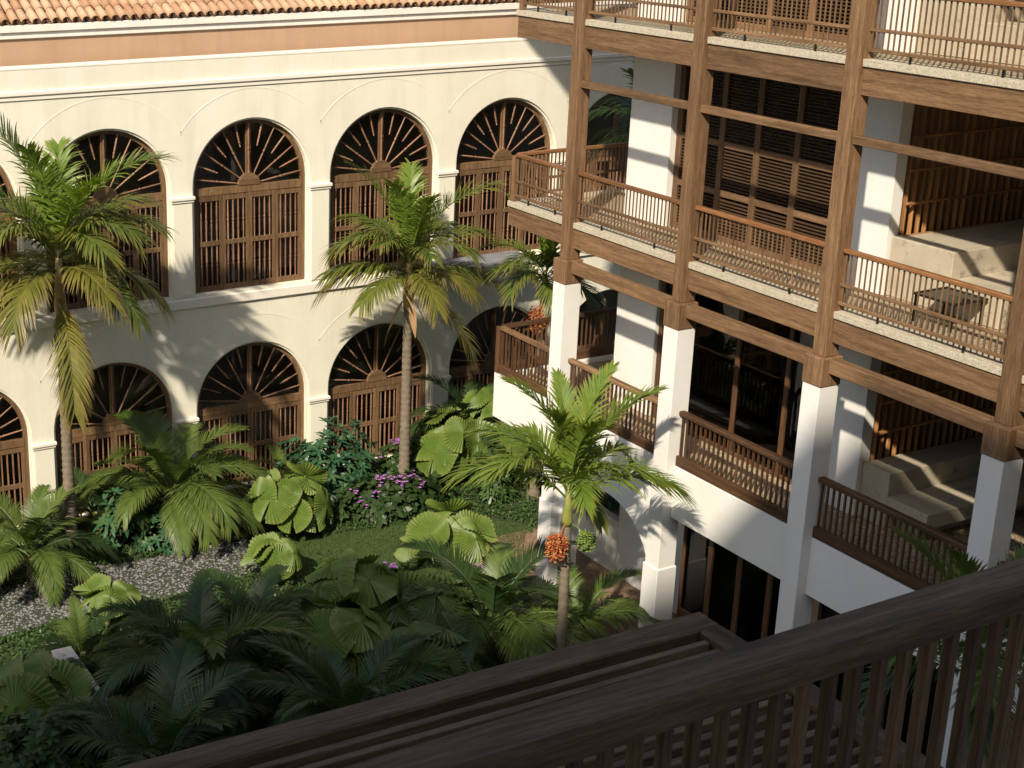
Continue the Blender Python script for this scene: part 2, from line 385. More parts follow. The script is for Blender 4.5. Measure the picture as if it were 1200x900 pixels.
bx('inner_room', X0 + .25, X1 - .25, YW + 2.6, YW + 2.8, .02, TOP - .55, INNER, bld)
bx('inner_floor', X0 + .25, X1 - .25, YW + .51, YW + 2.59, LEDGE - .1, LEDGE + .2, INNER, bld)
# string course, sill ledge, imposts
bx('string_course', X0, X1, YW - .055, YW - .001, zm(8.98), zm(9.08), TRIM, bld, .02)
bx('string_course', X0, X1, YW - .025, YW - .0015, zm(8.90), zm(8.975), TRIM, bld, .01)
bx('parapet_coping', X0, X1, YW - .004, YW + .32, TOP + .002, TOP + .05, TRIM, bld, .008)
bx('sill_ledge', X0, X1, YW - .06, YW - .001, LEDGE, zm(4.66), TRIM, bld, .02)
for lv in (0, 1):
    zt = SPR[lv] - .17
    for i in range(len(CX) - 1):
        xm_ = (CX[i] + CX[i + 1]) / 2; wd = HALF - RO + .035
        im = put('impost', MB().box(-wd, wd, -.07, .085, .055, .12).box(-wd + .02, wd - .02, -.045, .08, 0, .053).mesh('impost', .006) if (lv, i) == (0, 0) else impost_mesh, TRIM, bld, (xm_, YW, zt - .12))
        impost_mesh = im.data
        pl = put('pilaster', MB().box(-wd + .06, wd - .06, -.022, -.001, 0, 1).mesh('pilaster') if (lv, i) == (0, 0) else pil_mesh, CREAM, bld, (xm_, YW, SILL[lv] + .02), None, (1, 1, zt - .13 - SILL[lv] - .02)); pil_mesh = pl.data
    for c in CX:                                          # thin raised label moulding over each arch
        put('arch_moulding', MB().ring(c, SPR[lv], 1.95, 1.975, YW - .0045, YW - .0012, math.acos(HALF / 1.9) + .02, PI - math.acos(HALF / 1.9) - .02, 30).mesh('arch_moulding'), TRIM, bld)

# shuttered windows
def spin_mesh(L, beads=2, r=.021, seg=7):
    pr = [(r * .62, 0), (r * .62, .02)]
    m_ = 26
    for i in range(m_ + 1):
        q = i / m_; z = .02 + q * (L - .04)
        rr = r * (.62 + .38 * math.sin(PI * q) ** .7)
        for bz in ([.5] if beads == 1 else [.2, .5, .8]):
            if abs(q - bz) < .03: rr = r * 1.55
            elif abs(q - bz) < .065: rr = r * .5
        pr.append((rr, z))
    pr += [(r * .62, L)]
    return MB().lathe(pr, seg).mesh('spindle', 0, True)
YF = YW + .17
TD = .11                                                  # how far the transom sits below the springing
HH = {lv: SPR[lv] - TD - .13 - SILL[lv] for lv in (0, 1)}      # height of the leaves below the transom
MSP = {}
HUB = .25; RFR = RI - .09
SP_LONG = spin_mesh(RFR - HUB + .02, 1); SP_SHORT = spin_mesh((RFR - HUB) * .5, 3)
half_h = {lv: (HH[lv] - .12 - .1 - .12) / 2 for lv in (0, 1)}
SP_V = {lv: spin_mesh(half_h[lv] + .01, 1, .02) for lv in (0, 1)}
def frame_mesh(lv):
    sp = SPR[lv] - SILL[lv]; mb = MB()
    mb.ring(0, sp, RI - .09, RI - .002, 0, .09)
    mb.box(-RI + .002, -RI + .085, 0, .09, .003, sp - .001); mb.box(RI - .085, RI - .002, 0, .09, .003, sp - .001)
    mb.box(-RI + .086, RI - .086, -.012, .088, sp - TD - .12, sp - TD + .03)
    mb.box(-.055, .055, .03, .08, sp - TD + .031, sp + RI - .06)
    return mb.mesh('window_frame')
def hub_mesh():
    vs = [(0, -.02, 0)]; k = 16; mb = MB()
    P = [(HUB * math.cos(PI * i / k), HUB * math.sin(PI * i / k)) for i in range(k + 1)]
    mb.add([(x, -.025, z) for x, z in P] + [(x, .06, z) for x, z in P], [tuple(range(k + 1))] + [(i, i + 1, i + k + 2, i + k + 1) for i in range(k)] + [(0, k + 1, 2 * k + 1, k)])
    return mb.mesh('hub')
FR_ME = {lv: frame_mesh(lv) for lv in (0, 1)}; HUB_ME = hub_mesh()
wleaf = (2 * RI - .17) / 4
def leaf_mesh(lv):
    h = HH[lv]; w = wleaf - .006; mb = MB(); s = .065
    mb.box(0, s, 0, .05, 0, h); mb.box(w - s, w, 0, .05, 0, h)
    mb.box(s + .0005, w - s - .0005, .002, .048, 0, .12); mb.box(s + .0005, w - s - .0005, .002, .048, h - .12, h)
    mb.box(s + .0005, w - s - .0005, .002, .048, .12 + half_h[lv], .22 + half_h[lv])
    return mb.mesh('shutter_leaf', .003)
LEAF_ME = {lv: leaf_mesh(lv) for lv in (0, 1)}
pane_me = {}
for lv in (0, 1):
    sp = SPR[lv] - SILL[lv]; k = 24
    pts = [(-RI + .03, .02), (RI - .03, .02)] + [((RI - .03) * math.cos(PI * i / k), sp + (RI - .03) * math.sin(PI * i / k)) for i in range(k + 1)]
    pane_me[lv] = MB().add([(x, 0, z) for x, z in pts], [tuple(range(len(pts)))]).mesh('pane', fix=False)
for ci, c in enumerate(CX):
    for lv in (0, 1):
        vis = 2 <= ci <= 7
        full = 3 <= ci <= 6
        z = SILL[lv]; sp = SPR[lv]
        w_ = put('arched_window', FR_ME[lv], SHUT[2], bld, (c, YF, z))
        put('hub', HUB_ME, SHUT[0], w_, (c, YF, sp - TD + .03))
        put('pane', pane_me[lv], CLEAR, w_, (c, YF + .10, z))
        if vis:
            for side in (-1, 1):
                cw = random.choice((0, .25, .5, .8, 1.1)); hb = random.uniform(0, .5)
                if cw:
                    cm = MB(); kk = 24
                    for q in range(kk + 1):
                        xx = side * (RI - .06 - cw * q / kk); yy = .05 * math.sin(q * 1.9 + ci) + .02 * math.sin(q * 4.3)
                        cm.v += [(xx, yy, hb), (xx, yy * .6, sp - z - .1 + .25 * random.random() * 0)]; cm.a += [0, 0]
                    cm.f = [(2 * q, 2 * q + 1, 2 * q + 3, 2 * q + 2) for q in range(kk)]
                    put('reflection_curtain', cm.mesh('reflection_curtain', fix=False, smooth=True), CLOTH, w_, (c, YF + .36, z))  # added cloth in place of pale reflections on the panes
        lj = MB(); 
        for k in range(4):
            xl = c - RI + .086 + k * wleaf
            put('shutter_leaf', LEAF_ME[lv], SHUT[2], w_, (xl, YF - .005 + .006 * (k % 2), z + .004))
            for rw in (0, 1):
                zz = z + .12 + rw * (half_h[lv] + .10)
                for j in range(4):
                    xs = xl + .065 + (wleaf - .136) * (j + .5) / 4
                    if full and (lv == 1 or rw == 1): put('spindle', SP_V[lv], SPIN[2], w_, (xs, YF + .022, zz))
                    elif vis: lj.box(xs - .014, xs + .014, YF + .01, YF + .036, zz, zz + half_h[lv])
        if lj.v: stuff(put('spindle_row', lj.mesh('spindle_row'), SPIN[2], w_))
        for k in range(-6, 7):
            a = k * PI / 13.4
            if k == 0 or k % 2 == 0:
                me, r0 = SP_LONG, HUB - .01
            else: me, r0 = SP_SHORT, RFR - (RFR - HUB) * .5 + .09 * math.cos(a)
            if 2 <= ci <= 6: put('spindle', me, SPIN[2], w_, (c + r0 * math.sin(a), YF + .012, sp - TD + .03 + r0 * math.cos(a)), (0, a, 0), (1, 1, 1 + .085 * math.cos(a)) if me is SP_LONG else None)
bx('canopy', .35, 3.6, 26.05, YW - .062, 4.585, 4.63, ROCK, bld, .005)
# set-back upper storey, eave cornice and tiled roof
YO = YW + .62
bx('upper_wall', X0, X1, YO, YO + 6, TOP - .34, 10.0, OCHRE, bld)
YE = YO - .10
bx('eave_cornice', X0 - .2, X1 + .2, YE + .05, YO + .2, 9.90, 10.02, CORN, bld, .012)
bx('eave_cornice', X0 - .2, X1 + .2, YE, YO + .2, 10.025, 10.17, CORN, bld, .012)
SL = R(24)
rf = put('roof', MB().add([(X0 - .2, YE + .05, 10.175), (X1 + .2, YE + .05, 10.175), (X1 + .2, YE + 5.5, 10.175 + 5.45 * math.tan(SL)), (X0 - .2, YE + 5.5, 10.175 + 5.45 * math.tan(SL)),
        (X0 - .2, YE + 5.5, 10.0), (X1 + .2, YE + 5.5, 10.0)], [(0, 1, 2, 3), (3, 2, 5, 4), (0, 3, 4), (1, 5, 2)]).mesh('roof'), TILE, bld)
def tile_geo(mb, r0=.085, r1=.072, L=.56, cap=True, y=0, x=0, z=0):
    k = 6; vs = []
    for rr, yy, zz in ((r0, 0, .012), (r1, L, 0)):
        for th in (rr, rr - .014):
            for i in range(k + 1):
                a = PI * i / k; vs.append((x + th * math.cos(a), y + yy, z + zz + (th * math.sin(a) if cap else -th * math.sin(a) + .05)))
    q = k + 1; fs = []
    for i in range(k): fs += [(i, i + 1, 2 * q + i + 1, 2 * q + i), (q + i, 3 * q + i, 3 * q + i + 1, q + i + 1), (i, q + i, q + i + 1, i + 1)]
    mb.add(vs, fs)
TILE_ME = tile_geo(MB(), 1) if False else None
tm = MB(); tile_geo(tm); TILE_ME = tm.mesh('roof_tile', 0, True)
pitch = .20; rest = MB(); nt_ = 0
row_e = .42
for rrow in range(9):
    yy = YE - .04 + rrow * row_e * math.cos(SL); zz = 10.18 + rrow * row_e * math.sin(SL)
    for k in range(int((X1 - X0) / pitch)):
        x = X0 + .1 + k * pitch + random.uniform(-.006, .006)
        if -8.8 < x < 4.6 and rrow < 4 and nt_ < 270:
            put('roof_tile', TILE_ME, TILE, rf, (x, yy + random.uniform(-.012, .012), zz + .03), (SL, 0, random.uniform(-.02, .02))); nt_ += 1
        else:
            s_ = MB(); tile_geo(s_); M_ = Matrix.Translation((x, yy, zz + .03)) @ Matrix.Rotation(SL, 4, 'X')
            rest.add([M_ @ Vector(q) for q in s_.v], s_.f)
        if rrow < 5:
            s_ = MB(); tile_geo(s_, .08, .085, .5, False); M_ = Matrix.Translation((x + pitch / 2, yy + .03, zz + .012)) @ Matrix.Rotation(SL, 4, 'X')
            rest.add([M_ @ Vector(q) for q in s_.v], s_.f)
stuff(put('roof_tiles', rest.mesh('roof_tiles', 0, False, fix=False), TILE, rf))

# ------------------------------------------------------------------ the balcony building on the right
bal = tag(empty('balcony_building', (4, 12, 0)), 'white building with timber balconies on tall square columns', 'building')
PY = [20.17, 17.17, 14.15, 11.11, 8.08, 5.05]; YEND = 22.05
F = {1: 3.5, 2: 7.0, 3: 10.5}
for i, y in enumerate(PY):
    bx('post', -.10, .16, y - .12, y + .12, 6.43, 13.9, WOOD, bal, .008)
    bx('capital_block', -.19, .20, y - .18, y + .18, 6.0, 6.428, WOOD, bal, .012)
    cl = bx('column', -.175, .19, y - .165, y + .165, .012, 5.998, WHITE, bal, .006)
    if i < 3: bx('plinth', -.200, .215, y - .19, y + .19, .011, 1.80, WHITE, cl, .012)
def railing(y0, y1, z, kind, x=.05):
    """a balcony railing along Y between y0<y1 standing on level z"""
    xl = .035
    if kind == 'upper':
        h = bx('railing', x - .045, x + .045, y0, y1, z + .94, z + 1.005, HAND, bal, .012)
        bx('mid_rail', x - .022, x + .022, y0, y1, z + .46, z + .505, WOOD, h, .005)
        bx('bottom_rail', x - .022, x + .022, y0, y1, z + .195, z + .24, WOOD, h, .005)
        nb = round((y1 - y0) / .089); b0, b1, bw = z + .24, z + .94, .0088
        for k in range(max(2, int((y1 - y0) / 1.0))):
            yy = y0 + (y1 - y0) * (k + .5) / max(2, int((y1 - y0) / 1.0)); bx('rail_foot', x - .012, x + .012, yy - .012, yy + .012, z + .101, z + .195, METAL, h)
    else:
        h = bx('railing', x - .06, x + .06, y0, y1, z + 1.03, z + 1.11, DARK if kind == 'dark' else WOOD, bal, .015)
        bx('bottom_board', x - .04, x + .04, y0, y1, z + .155, z + .33, DARK, h, .006)
        nb = round((y1 - y0) / .108); b0, b1, bw = z + .33, z + 1.03, .014
    key = (kind, round(b1 - b0, 3))
    if key not in BALM: BALM[key] = MB().box(-bw, bw, -bw, bw, 0, b1 - b0).mesh('baluster')
    for k in range(nb):
        yy = y0 + (y1 - y0) * (k + .5) / nb
        put('baluster', BALM[key], DARK[2] if kind != 'upper' else WOOD[2], h, (x, yy, b0))
        if kind == 'upper' and k % 1 == 0: pass
    return h
BALM = {}
def railing_x(x0, x1, y, z, kind):
    if kind == 'upper':
        h = bx('railing', x0, x1, y - .045, y + .045, z + .94, z + 1.005, HAND, bal, .012)
        bx('mid_rail', x0, x1, y - .022, y + .022, z + .46, z + .505, WOOD, h); bx('bottom_rail', x0, x1, y - .022, y + .022, z + .195, z + .24, WOOD, h)
        b0, b1, sp_, bw = z + .24, z + .94, .089, .0105
    else:
        h = bx('railing', x0, x1, y - .06, y + .06, z + 1.03, z + 1.11, DARK, bal, .015)
        bx('bottom_board', x0, x1, y - .04, y + .04, z + .155, z + .33, DARK, h); b0, b1, sp_, bw = z + .33, z + 1.03, .108, .014
    mb = MB(); x = x0 + .05
    while x < x1: mb.box(x - bw, x + bw, y - bw, y + bw, b0, b1); x += sp_
    stuff(put('baluster_row', mb.mesh('baluster_row'), DARK[2], h))
for fl in (2, 3):
    z = F[fl]; zb = 6.64 if fl == 2 else 10.12
    sl_ = put('floor_slab', MB().box(.09, 8.5, 3, YEND - .09, z - .3, z + .08).mesh('floor_slab'), PEBBLE, bal)
    ys = [YEND] + PY
    for i in range(len(ys) - 1):
        y1 = ys[i] if i == 0 else ys[i] - .121; y0 = ys[i + 1] + .121
        bx('fascia_beam', 0, .088, y0, y1, zb, z - .001, WOOD, bal, .004)
        bx('granite_edge', -.03, .30, y0, y1 + (.03 if i == 0 else 0), z + .001, z + .10, GRANITE, sl_, .004)
        railing(y0, y1 - (.11 if i == 0 else 0), z, 'upper')
        if i > 0: bx('cross_bar', -.05, .045, y0, y1, z + 2.46, z + 2.58, WOOD, bal, .008)
    bx('corner_post', .0, .10, YEND - .11, YEND - .01, z + .101, z + .955, WOOD, bal, .006)
    bx('fascia_beam', .0885, 8.5, YEND - .088, YEND, zb, z - .001, WOOD, bal, .004)
    bx('granite_edge', .301, 8.5, YEND - .30, YEND + .03, z + .001, z + .10, GRANITE, sl_, .004)
    railing_x(.10, 6.5, YEND - .06, z, 'upper')
bx('roof_slab', -.6, 9.5, 2.5, 24.0, 13.95, 14.25, WHITE, bal, .01)
bx('eave_board', -.64, -.601, 2.5, 24.0, 13.9, 14.3, WOOD, bal, .005)
for i in range(5): bx('tie_beam', -.06, .10, PY[i + 1] + .181, PY[i] - .181, 6.20, 6.415, WOOD, bal, .01)
# first floor: white spandrels, dark rails
put('floor_slab', MB().box(.21, 8.5, 3, YEND + .1, 3.2, 3.56).mesh('floor_slab'), PEBBLE, bal)
ys = [22.30] + PY
for i in range(len(ys) - 1):
    y1 = ys[i] if i == 0 else ys[i] - .166; y0 = ys[i + 1] + .166
    if i != 1: bx('spandrel', 0, .205, y0, y1, 2.73, 3.645, WHITE, bal, .006)
    railing(y0, y1 - (.13 if i == 0 else 0), 3.5, 'mid' if i < 2 else 'dark')
bx('spandrel', .206, 6, 22.1, 22.30, 2.73, 3.645, WHITE, bal, .006)
bx('corner_post', -.01, .11, 22.17, 22.29, 3.647, 4.58, DARK, bal, .006)
railing_x(.11, 6, 22.22, 3.5, 'mid')
# the arch under the second bay
yc = (PY[0] + PY[1]) / 2; y0, y1 = PY[1] + .166, PY[0] - .166; ra = (y1 - y0) / 2 - .06; zs_ = 1.25; k = 24; mb = MB()
P = [(yc + ra * math.cos(PI * i / k), zs_ + ra * .99 * math.sin(PI * i / k)) for i in range(k + 1)]
for xx in (.0, .42):
    for i in range(k):
        (ya, za), (yb, zb_) = P[i], P[i + 1]; mb.add([(xx, ya, za), (xx, yb, zb_), (xx, yb, 3.645), (xx, ya, 3.645)], [(0, 1, 2, 3)])
    for a, b_ in ((y0, yc - ra), (yc + ra, y1)): mb.add([(xx, a, .011), (xx, b_, .011), (xx, b_, 3.645), (xx, a, 3.645)], [(0, 1, 2, 3)])
for i in range(k): mb.add([(0, *P[i]), (0, *P[i + 1]), (.42, *P[i + 1]), (.42, *P[i])], [(0, 1, 2, 3)])
for yy in (yc - ra, yc + ra): mb.add([(0, yy, .011), (.42, yy, .011), (.42, yy, zs_), (0, yy, zs_)], [(0, 1, 2, 3)])
mb.add([(0, y0, 3.645), (0, y1, 3.645), (.42, y1, 3.645), (.42, y0, 3.645)], [(0, 1, 2, 3)])
put('arch_spandrel', mb.mesh('arch_spandrel'), WHITE, bal)
# piers and body walls
bx('pier', 1.25, 1.95, 19.20, 20.28, 3.565, 13.94, WHITE, bal, .006)
bx('end_wall', 1.951, 8.4, 20.0, 20.28, .012, 13.94, WHITE, bal)
bx('pier', 1.25, 1.47, 14.40, 15.45, 3.565, 13.94, WHITE, bal, .006)
bx('partition_wall', 1.471, 8.4, 14.95, 15.2, .012, 13.94, INNER, bal)
bx('back_wall', 8.2, 8.4, 3, 19.99, .012, 13.94, INNER, bal)
bx('ground_wall', 1.42, 1.6, 17.3, 19.99, .012, 3.19, WHITE, bal)
bx('ground_wall', 1.42, 1.6, 20.0, 22.0, .012, 1.1, WHITE, bal)
bx('ground_wall', 1.1, 1.25, 3, 17.0, .012, 3.19, OCHRE, bal)
# louvred screens on floors two and three
for fl in (2, 3):
    z0 = F[fl] + .085; z1 = F[fl] + 3.0 if fl == 2 else 13.9
    st = [19.14, 18.10, 17.29, 16.43, 15.51]
    mb = MB()
    for y in st: mb.box(1.38, 1.47, y - .06, y + .06, z0, z1)
    scr = put('louvre_screen', mb.mesh('louvre_screen', .004), WOOD[2], bal)
    for i in range(len(st) - 1):
        a, b_ = st[i + 1] + .061, st[i] - .061
        zz = [z0, z0 + .80, z0 + 1.61, z1]
        for q in range(4):
            hh = .10; zc = zz[q] if q else zz[q] + .05
            bx('screen_rail', 1.386, 1.464, a, b_, zc - .05 - (.05 if q == 3 else 0), zc + .05 - (.05 if q == 3 else 0), WOOD, scr)
        mb = MB(); z = z0 + .13
        while z < z1 - .12:
            if all(abs(z - q) > .085 for q in zz):
                mb.add([(1.40, a, z), (1.40, b_, z), (1.45, b_, z + .012), (1.45, a, z + .012), (1.40, a, z - .009), (1.40, b_, z - .009), (1.45, b_, z + .003), (1.45, a, z + .003)],
                       [(0, 1, 2, 3), (7, 6, 5, 4), (0, 4, 5, 1), (3, 2, 6, 7)])
            z += .055
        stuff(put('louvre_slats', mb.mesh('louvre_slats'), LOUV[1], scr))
# sliding glass doors on the first floor
mb = MB(); z0, z1 = 3.565, 6.64
for y in (19.12, 18.46, 17.18, 16.05, 15.52): mb.box(1.30, 1.38, y - .045, y + .045, z0, z1)
mb.box(1.302, 1.378, 15.565, 19.07, z0, z0 + .07); mb.box(1.302, 1.378, 15.565, 19.07, z1 - .1, z1)
dr = put('sliding_door', mb.mesh('sliding_door', .004), DARK[2], bal)
for a, b_ in ((18.415, 17.225), (17.135, 16.095), (16.005, 15.565), (19.075, 18.505)): bx('pane', 1.335, 1.341, b_, a, z0 + .071, z1 - .101, CLEAR, dr)
bx('room_wall', 4.4, 4.55, 15.25, 19.95, 3.565, 6.69, WHITE, bal)  # white wall added close behind the glass to brighten the room
bx('inner_partition', 1.60, 1.75, 18.25, 19.10, 3.565, 6.7, WHITE, bal)
# ground floor glazed doors
for i, (ya, yb) in enumerate(((14.33, 16.98), (11.29, 13.97))):
    mb = MB(); nn = 4
    for k in range(nn + 1):
        y = ya + (yb - ya) * k / nn; mb.box(.30, .38, max(ya, y - .05), min(yb, y + .05), .012, 2.728)
    mb.box(.302, .378, ya + .051, yb - .051, .95, 1.03); mb.box(.303, .377, ya + .051, yb - .051, 2.6, 2.727)
    dr = put('garden_door', mb.mesh('garden_door', .003), DARK[2], bal)
    for k in range(nn):
        a, b_ = ya + (yb - ya) * k / nn + .051, ya + (yb - ya) * (k + 1) / nn - .051
        bx('door_panel', .325, .350, a, b_, .05, .949, DARK, dr, .004); bx('pane', .335, .341, a, b_, 1.031, 2.599, CLEAR, dr)
# slat screens and concrete seats in the stair recess
slat = MB().box(-.011, .011, -.03, .03, 0, 1).mesh('slat')
for fl in (1, 2, 3):
    zf = F[fl] + (.065 if fl == 1 else .085); zt = (6.6, 9.9, 13.6)[fl - 1]
    mb = MB(); rails = [zf + .85 + q * .48 for q in range(5)]
    for z in rails: mb.box(1.48, 7, 14.30, 14.345, z, z + .034)
    sc_ = put('slat_screen', mb.mesh('slat_screen'), SCRN[0], bal)
    for k in range(32):
        put('slat', slat, SCRN[2], sc_, (1.54 + k * .15, 14.41, zf + .4), (0, 0, random.uniform(-.12, .12) + .35), (1, 1, zt - zf - .4))
    if fl == 1:
        bx('seat_block', 1.33, 7, 13.87, 14.38, zf, 4.45, CONC, bal, .008); bx('seat_block', 1.33, 7, 13.13, 13.868, zf + .28, 4.08, CONC, bal, .008); bx('seat_block', 1.6, 7, 13.45, 13.867, zf, zf + .279, CONC, bal)
    else:
        bx('seat_block', 1.33, 7, 13.30, 14.38, zf, F[fl] + .96, CONC, bal, .008); bx('seat_block', 1.33, 7, 12.45, 13.298, zf, F[fl] + .58, CONC, bal, .008)
        if fl == 3: bx('seat_block', 2.2, 7, 13.7, 14.37, F[fl] + .961, F[fl] + 1.4, CONC, bal, .008)

# ------------------------------------------------------------------ the wing the picture is taken from
wing = tag(empty('near_wing', (-18, -4, 0)), 'timber balcony rail and floors of the wing in the foreground', 'building')
bx('wing_wall', -46, 9, -2.6, -2.3, 0, 14, CREAM, wing)
bx('balcony_floor', -46, -1.2, -2.29, 2.1, 9.9, 10.2, WHITE, wing)
bx('lower_wall', -46, -1.2, .3, .6, .01, 9.89, CREAM, wing)
XE = -14.6
for i in range(3):  # unseen upper storeys, added to shade the lower facade and foreground
    z = 14 + i * 2.45
    bx('shading_storey_wall', -46, XE, -.4, -.1, z + .26, z + 2.449, CREAM, wing); bx('shading_storey_slab', -46, XE, -8, 2.0, z, z + .25, WHITE, wing)
    bx('shading_storey_parapet', -46, XE, 1.85, 2.0, z + .251, z + 1.25, CREAM, wing); bx('shading_storey_end_wall', XE - .2, XE, -8, -.41, z + .251, z + 2.449, CREAM, wing)
bx('wing_roof', -46, XE, -8, 2.0, 21.35, 21.6, WHITE, wing)  # unseen roof, its height set by the wanted shadow edge
bx('shading_tower', -56, -27, -8, 1.99, 21.61, 26.4, CREAM, wing)  # unseen block added to throw shade over the near garden
SK = lambda x: (x + 12.1) * .028                          # the rail runs slightly off square
hr = put('hand_rail', MB().add([(-28, y + SK(-28), z) for y, z in ((1.915, 11.135), (1.915, 11.192), (1.93, 11.208), (2.035, 11.208), (2.05, 11.192), (2.05, 11.135), (2.035, 11.121), (1.93, 11.121))] +
        [(-2, y + SK(-2), z) for y, z in ((1.915, 11.135), (1.915, 11.192), (1.93, 11.208), (2.035, 11.208), (2.05, 11.192), (2.05, 11.135), (2.035, 11.121), (1.93, 11.121))],
        [tuple(range(8)), tuple(range(15, 7, -1))] + [(i, (i + 1) % 8, (i + 1) % 8 + 8, i + 8) for i in range(8)]).mesh('hand_rail'), RAILW[0], wing)
a_, b_ = SK(-28), SK(-2)
put('bottom_rail', MB().add([(-28, 1.955 + a_, 10.28), (-2, 1.955 + b_, 10.28), (-2, 2.005 + b_, 10.28), (-28, 2.005 + a_, 10.28), (-28, 1.955 + a_, 10.34), (-2, 1.955 + b_, 10.34), (-2, 2.005 + b_, 10.34), (-28, 2.005 + a_, 10.34)], [(3, 2, 1, 0), (4, 5, 6, 7), (0, 1, 5, 4), (1, 2, 6, 5), (2, 3, 7, 6), (3, 0, 4, 7)]).mesh('bottom_rail', .005), RAILW[0], hr)
bme = MB().box(-.0165, .0165, -.014, .014, 0, .779).mesh('baluster', .003)
for k in range(80): put('baluster', bme, RAILW[2], hr, (-17 + k * .0885, 1.98 + SK(-17 + k * .0885), 10.341), (0, 0, .028))
# slatted sun shade below the rail
shd = bx('sun_shade', -20, -10.73, 4.60, 4.76, 9.25, 9.40, RAILW, wing, .01)
bx('shade_end_beam', -10.87, -10.73, .61, 4.599, 9.25, 9.40, RAILW, shd, .01)
bx('shade_end_beam', -20, -19.86, .61, 4.599, 9.25, 9.40, RAILW, shd, .01)
sme = MB().box(-4.49, 4.49, -.02, .02, 0, .06).mesh('slat', .004)
for k in range(42): put('slat', sme, WOOD[0], shd, (-15.365, 4.53 - k * .092, 9.315))
for x in (-11.4, -12.3, -13.2, -14.1, -15.0, -16.5): bx('bracket', x - .02, x + .02, .62, 4.598, 9.29, 9.314, METAL, shd)

# ------------------------------------------------------------------ plants
def frond_mesh(L, e0, bend, nl, ll, lw, seed, lift=.45, sweep=(1.1, .45), petiole=.14, plume=.25, droop=.35, rach=.016, twist=0.0, tipk=.62):
    rnd = random.Random(seed); mb = MB(); P = []; D = []; p = Vector((0, 0, 0)); M_ = 26
    for i in range(M_ + 1):
        q = i / M_; a = e0 - bend * q ** 1.25
        d = Vector((math.cos(a), math.sin(twist * q) * .6, math.sin(a))).normalized(); P.append(p.copy()); D.append(d); p = p + d * (L / M_)
    mb.tube(P, [rach * (1 - .85 * i / M_) for i in range(M_ + 1)], 4)
    mb.a = [.35] * len(mb.v)
    for sgn in (-1, 1):
        for k in range(nl):
            q = petiole + (1 - petiole) * ((k + rnd.random() * .5) / nl)
            i = min(M_ - 1, int(q * M_)); fr_ = q * M_ - i
            o = P[i].lerp(P[i + 1], fr_); d = D[i]
            side = Vector((0, 1, 0)) * sgn; upv = side.cross(d) * sgn; upv = upv if upv.z >= 0 or True else -upv
            nrm = d.cross(Vector((0, 1, 0))); nrm = -nrm if nrm.dot(Vector((-math.sin(e0), 0, math.cos(e0)))) < 0 else nrm
            qq = (q - petiole) / (1 - petiole)
            prof = (.45 + .55 * min(1, qq / .25)) * (1 - tipk * max(0, (qq - .45) / .55) ** 1.4)
            ln = ll * prof * rnd.uniform(.88, 1.1)
            sw = sweep[0] + (sweep[1] - sweep[0]) * qq; lf = lift + rnd.uniform(-plume, plume)
            dr = (side * math.sin(sw) * math.cos(lf) + d * math.cos(sw) + nrm * math.sin(sw) * math.sin(lf)).normalized()
            wv = dr.cross(nrm).normalized(); sg = 3; vs = []; al = []
            for j in range(sg + 1):
                u = j / sg; c = o + dr * (ln * u) + Vector((0, 0, -droop * ln * u * u)); ww = lw * (.55, 1.0, .7, .04)[j] * .5
                vs += [c - wv * ww, c + wv * ww]; al += [u * .9 + .1 * qq] * 2
            mb.add(vs, [(2 * j, 2 * j + 1, 2 * j + 3, 2 * j + 2) for j in range(sg)], al)
    return mb.mesh('frond', fix=False)
FM = {}
for s in range(3):
    FM['up', s] = frond_mesh(2.0, R(82), R(44 + 14 * s), 62, .60, .038, 10 + s, lift=.5, plume=.5, droop=.3, twist=.4 * (s - 1), sweep=(1.05, .5), tipk=.4)
    FM['mid', s] = frond_mesh(1.8, R(54), R(72 + 12 * s), 52, .64, .046, 20 + s, lift=.35, plume=.32, droop=.42, twist=.4 * (s - 1), sweep=(1.1, .5), tipk=.4)
    FM['low', s] = frond_mesh(1.75, R(18), R(58 + 12 * s), 52, .62, .046, 30 + s, lift=.2, plume=.32, droop=.5, twist=.4 * (s - 1), sweep=(1.1, .5), tipk=.4)
    FM['hang', s] = frond_mesh(2.1, R(-25), R(60 + 4 * s), 56, .52, .036, 40 + s, lift=.2, plume=.5, droop=.45, sweep=(1.0, .5), tipk=.4)
    FM['wide_up', s] = frond_mesh(2.2, R(82), R(46 + 10 * s), 44, .62, .05, 80 + s, lift=.6, plume=.4, droop=.2, twist=.3 * (s - 1), sweep=(.9, .35))
    FM['wide_mid', s] = frond_mesh(2.0, R(54), R(80 + 10 * s), 42, .66, .05, 84 + s, lift=.55, plume=.45, droop=.32, twist=.3 * (s - 1), sweep=(1.0, .4), tipk=.45)
    FM['wide_low', s] = frond_mesh(1.9, R(28), R(76 + 10 * s), 42, .64, .05, 88 + s, lift=.35, plume=.4, droop=.45, twist=.3 * (s - 1), sweep=(1.0, .4), tipk=.45)
    FM['cyc_up', s] = frond_mesh(1.9, R(72), R(74 + 10 * s), 50, .50, .034, 50 + s, lift=.5, plume=.12, droop=.25, petiole=.2, twist=.25 * (s - 1))
    FM['cyc_mid', s] = frond_mesh(2.0, R(50), R(92 + 10 * s), 54, .52, .034, 60 + s, lift=.35, plume=.12, droop=.4, petiole=.16, twist=.25 * (s - 1))
    FM['cyc_low', s] = frond_mesh(1.8, R(24), R(76 + 10 * s), 50, .48, .034, 70 + s, lift=.2, plume=.12, droop=.5, petiole=.14, twist=.25 * (s - 1))
_mc = {}
def meshmat(key, mat):
    k = (key, mat.name)
    if k not in _mc:
        me = FM[key].copy(); me.materials.clear(); me.materials.append(mat); _mc[k] = me
    return _mc[k]
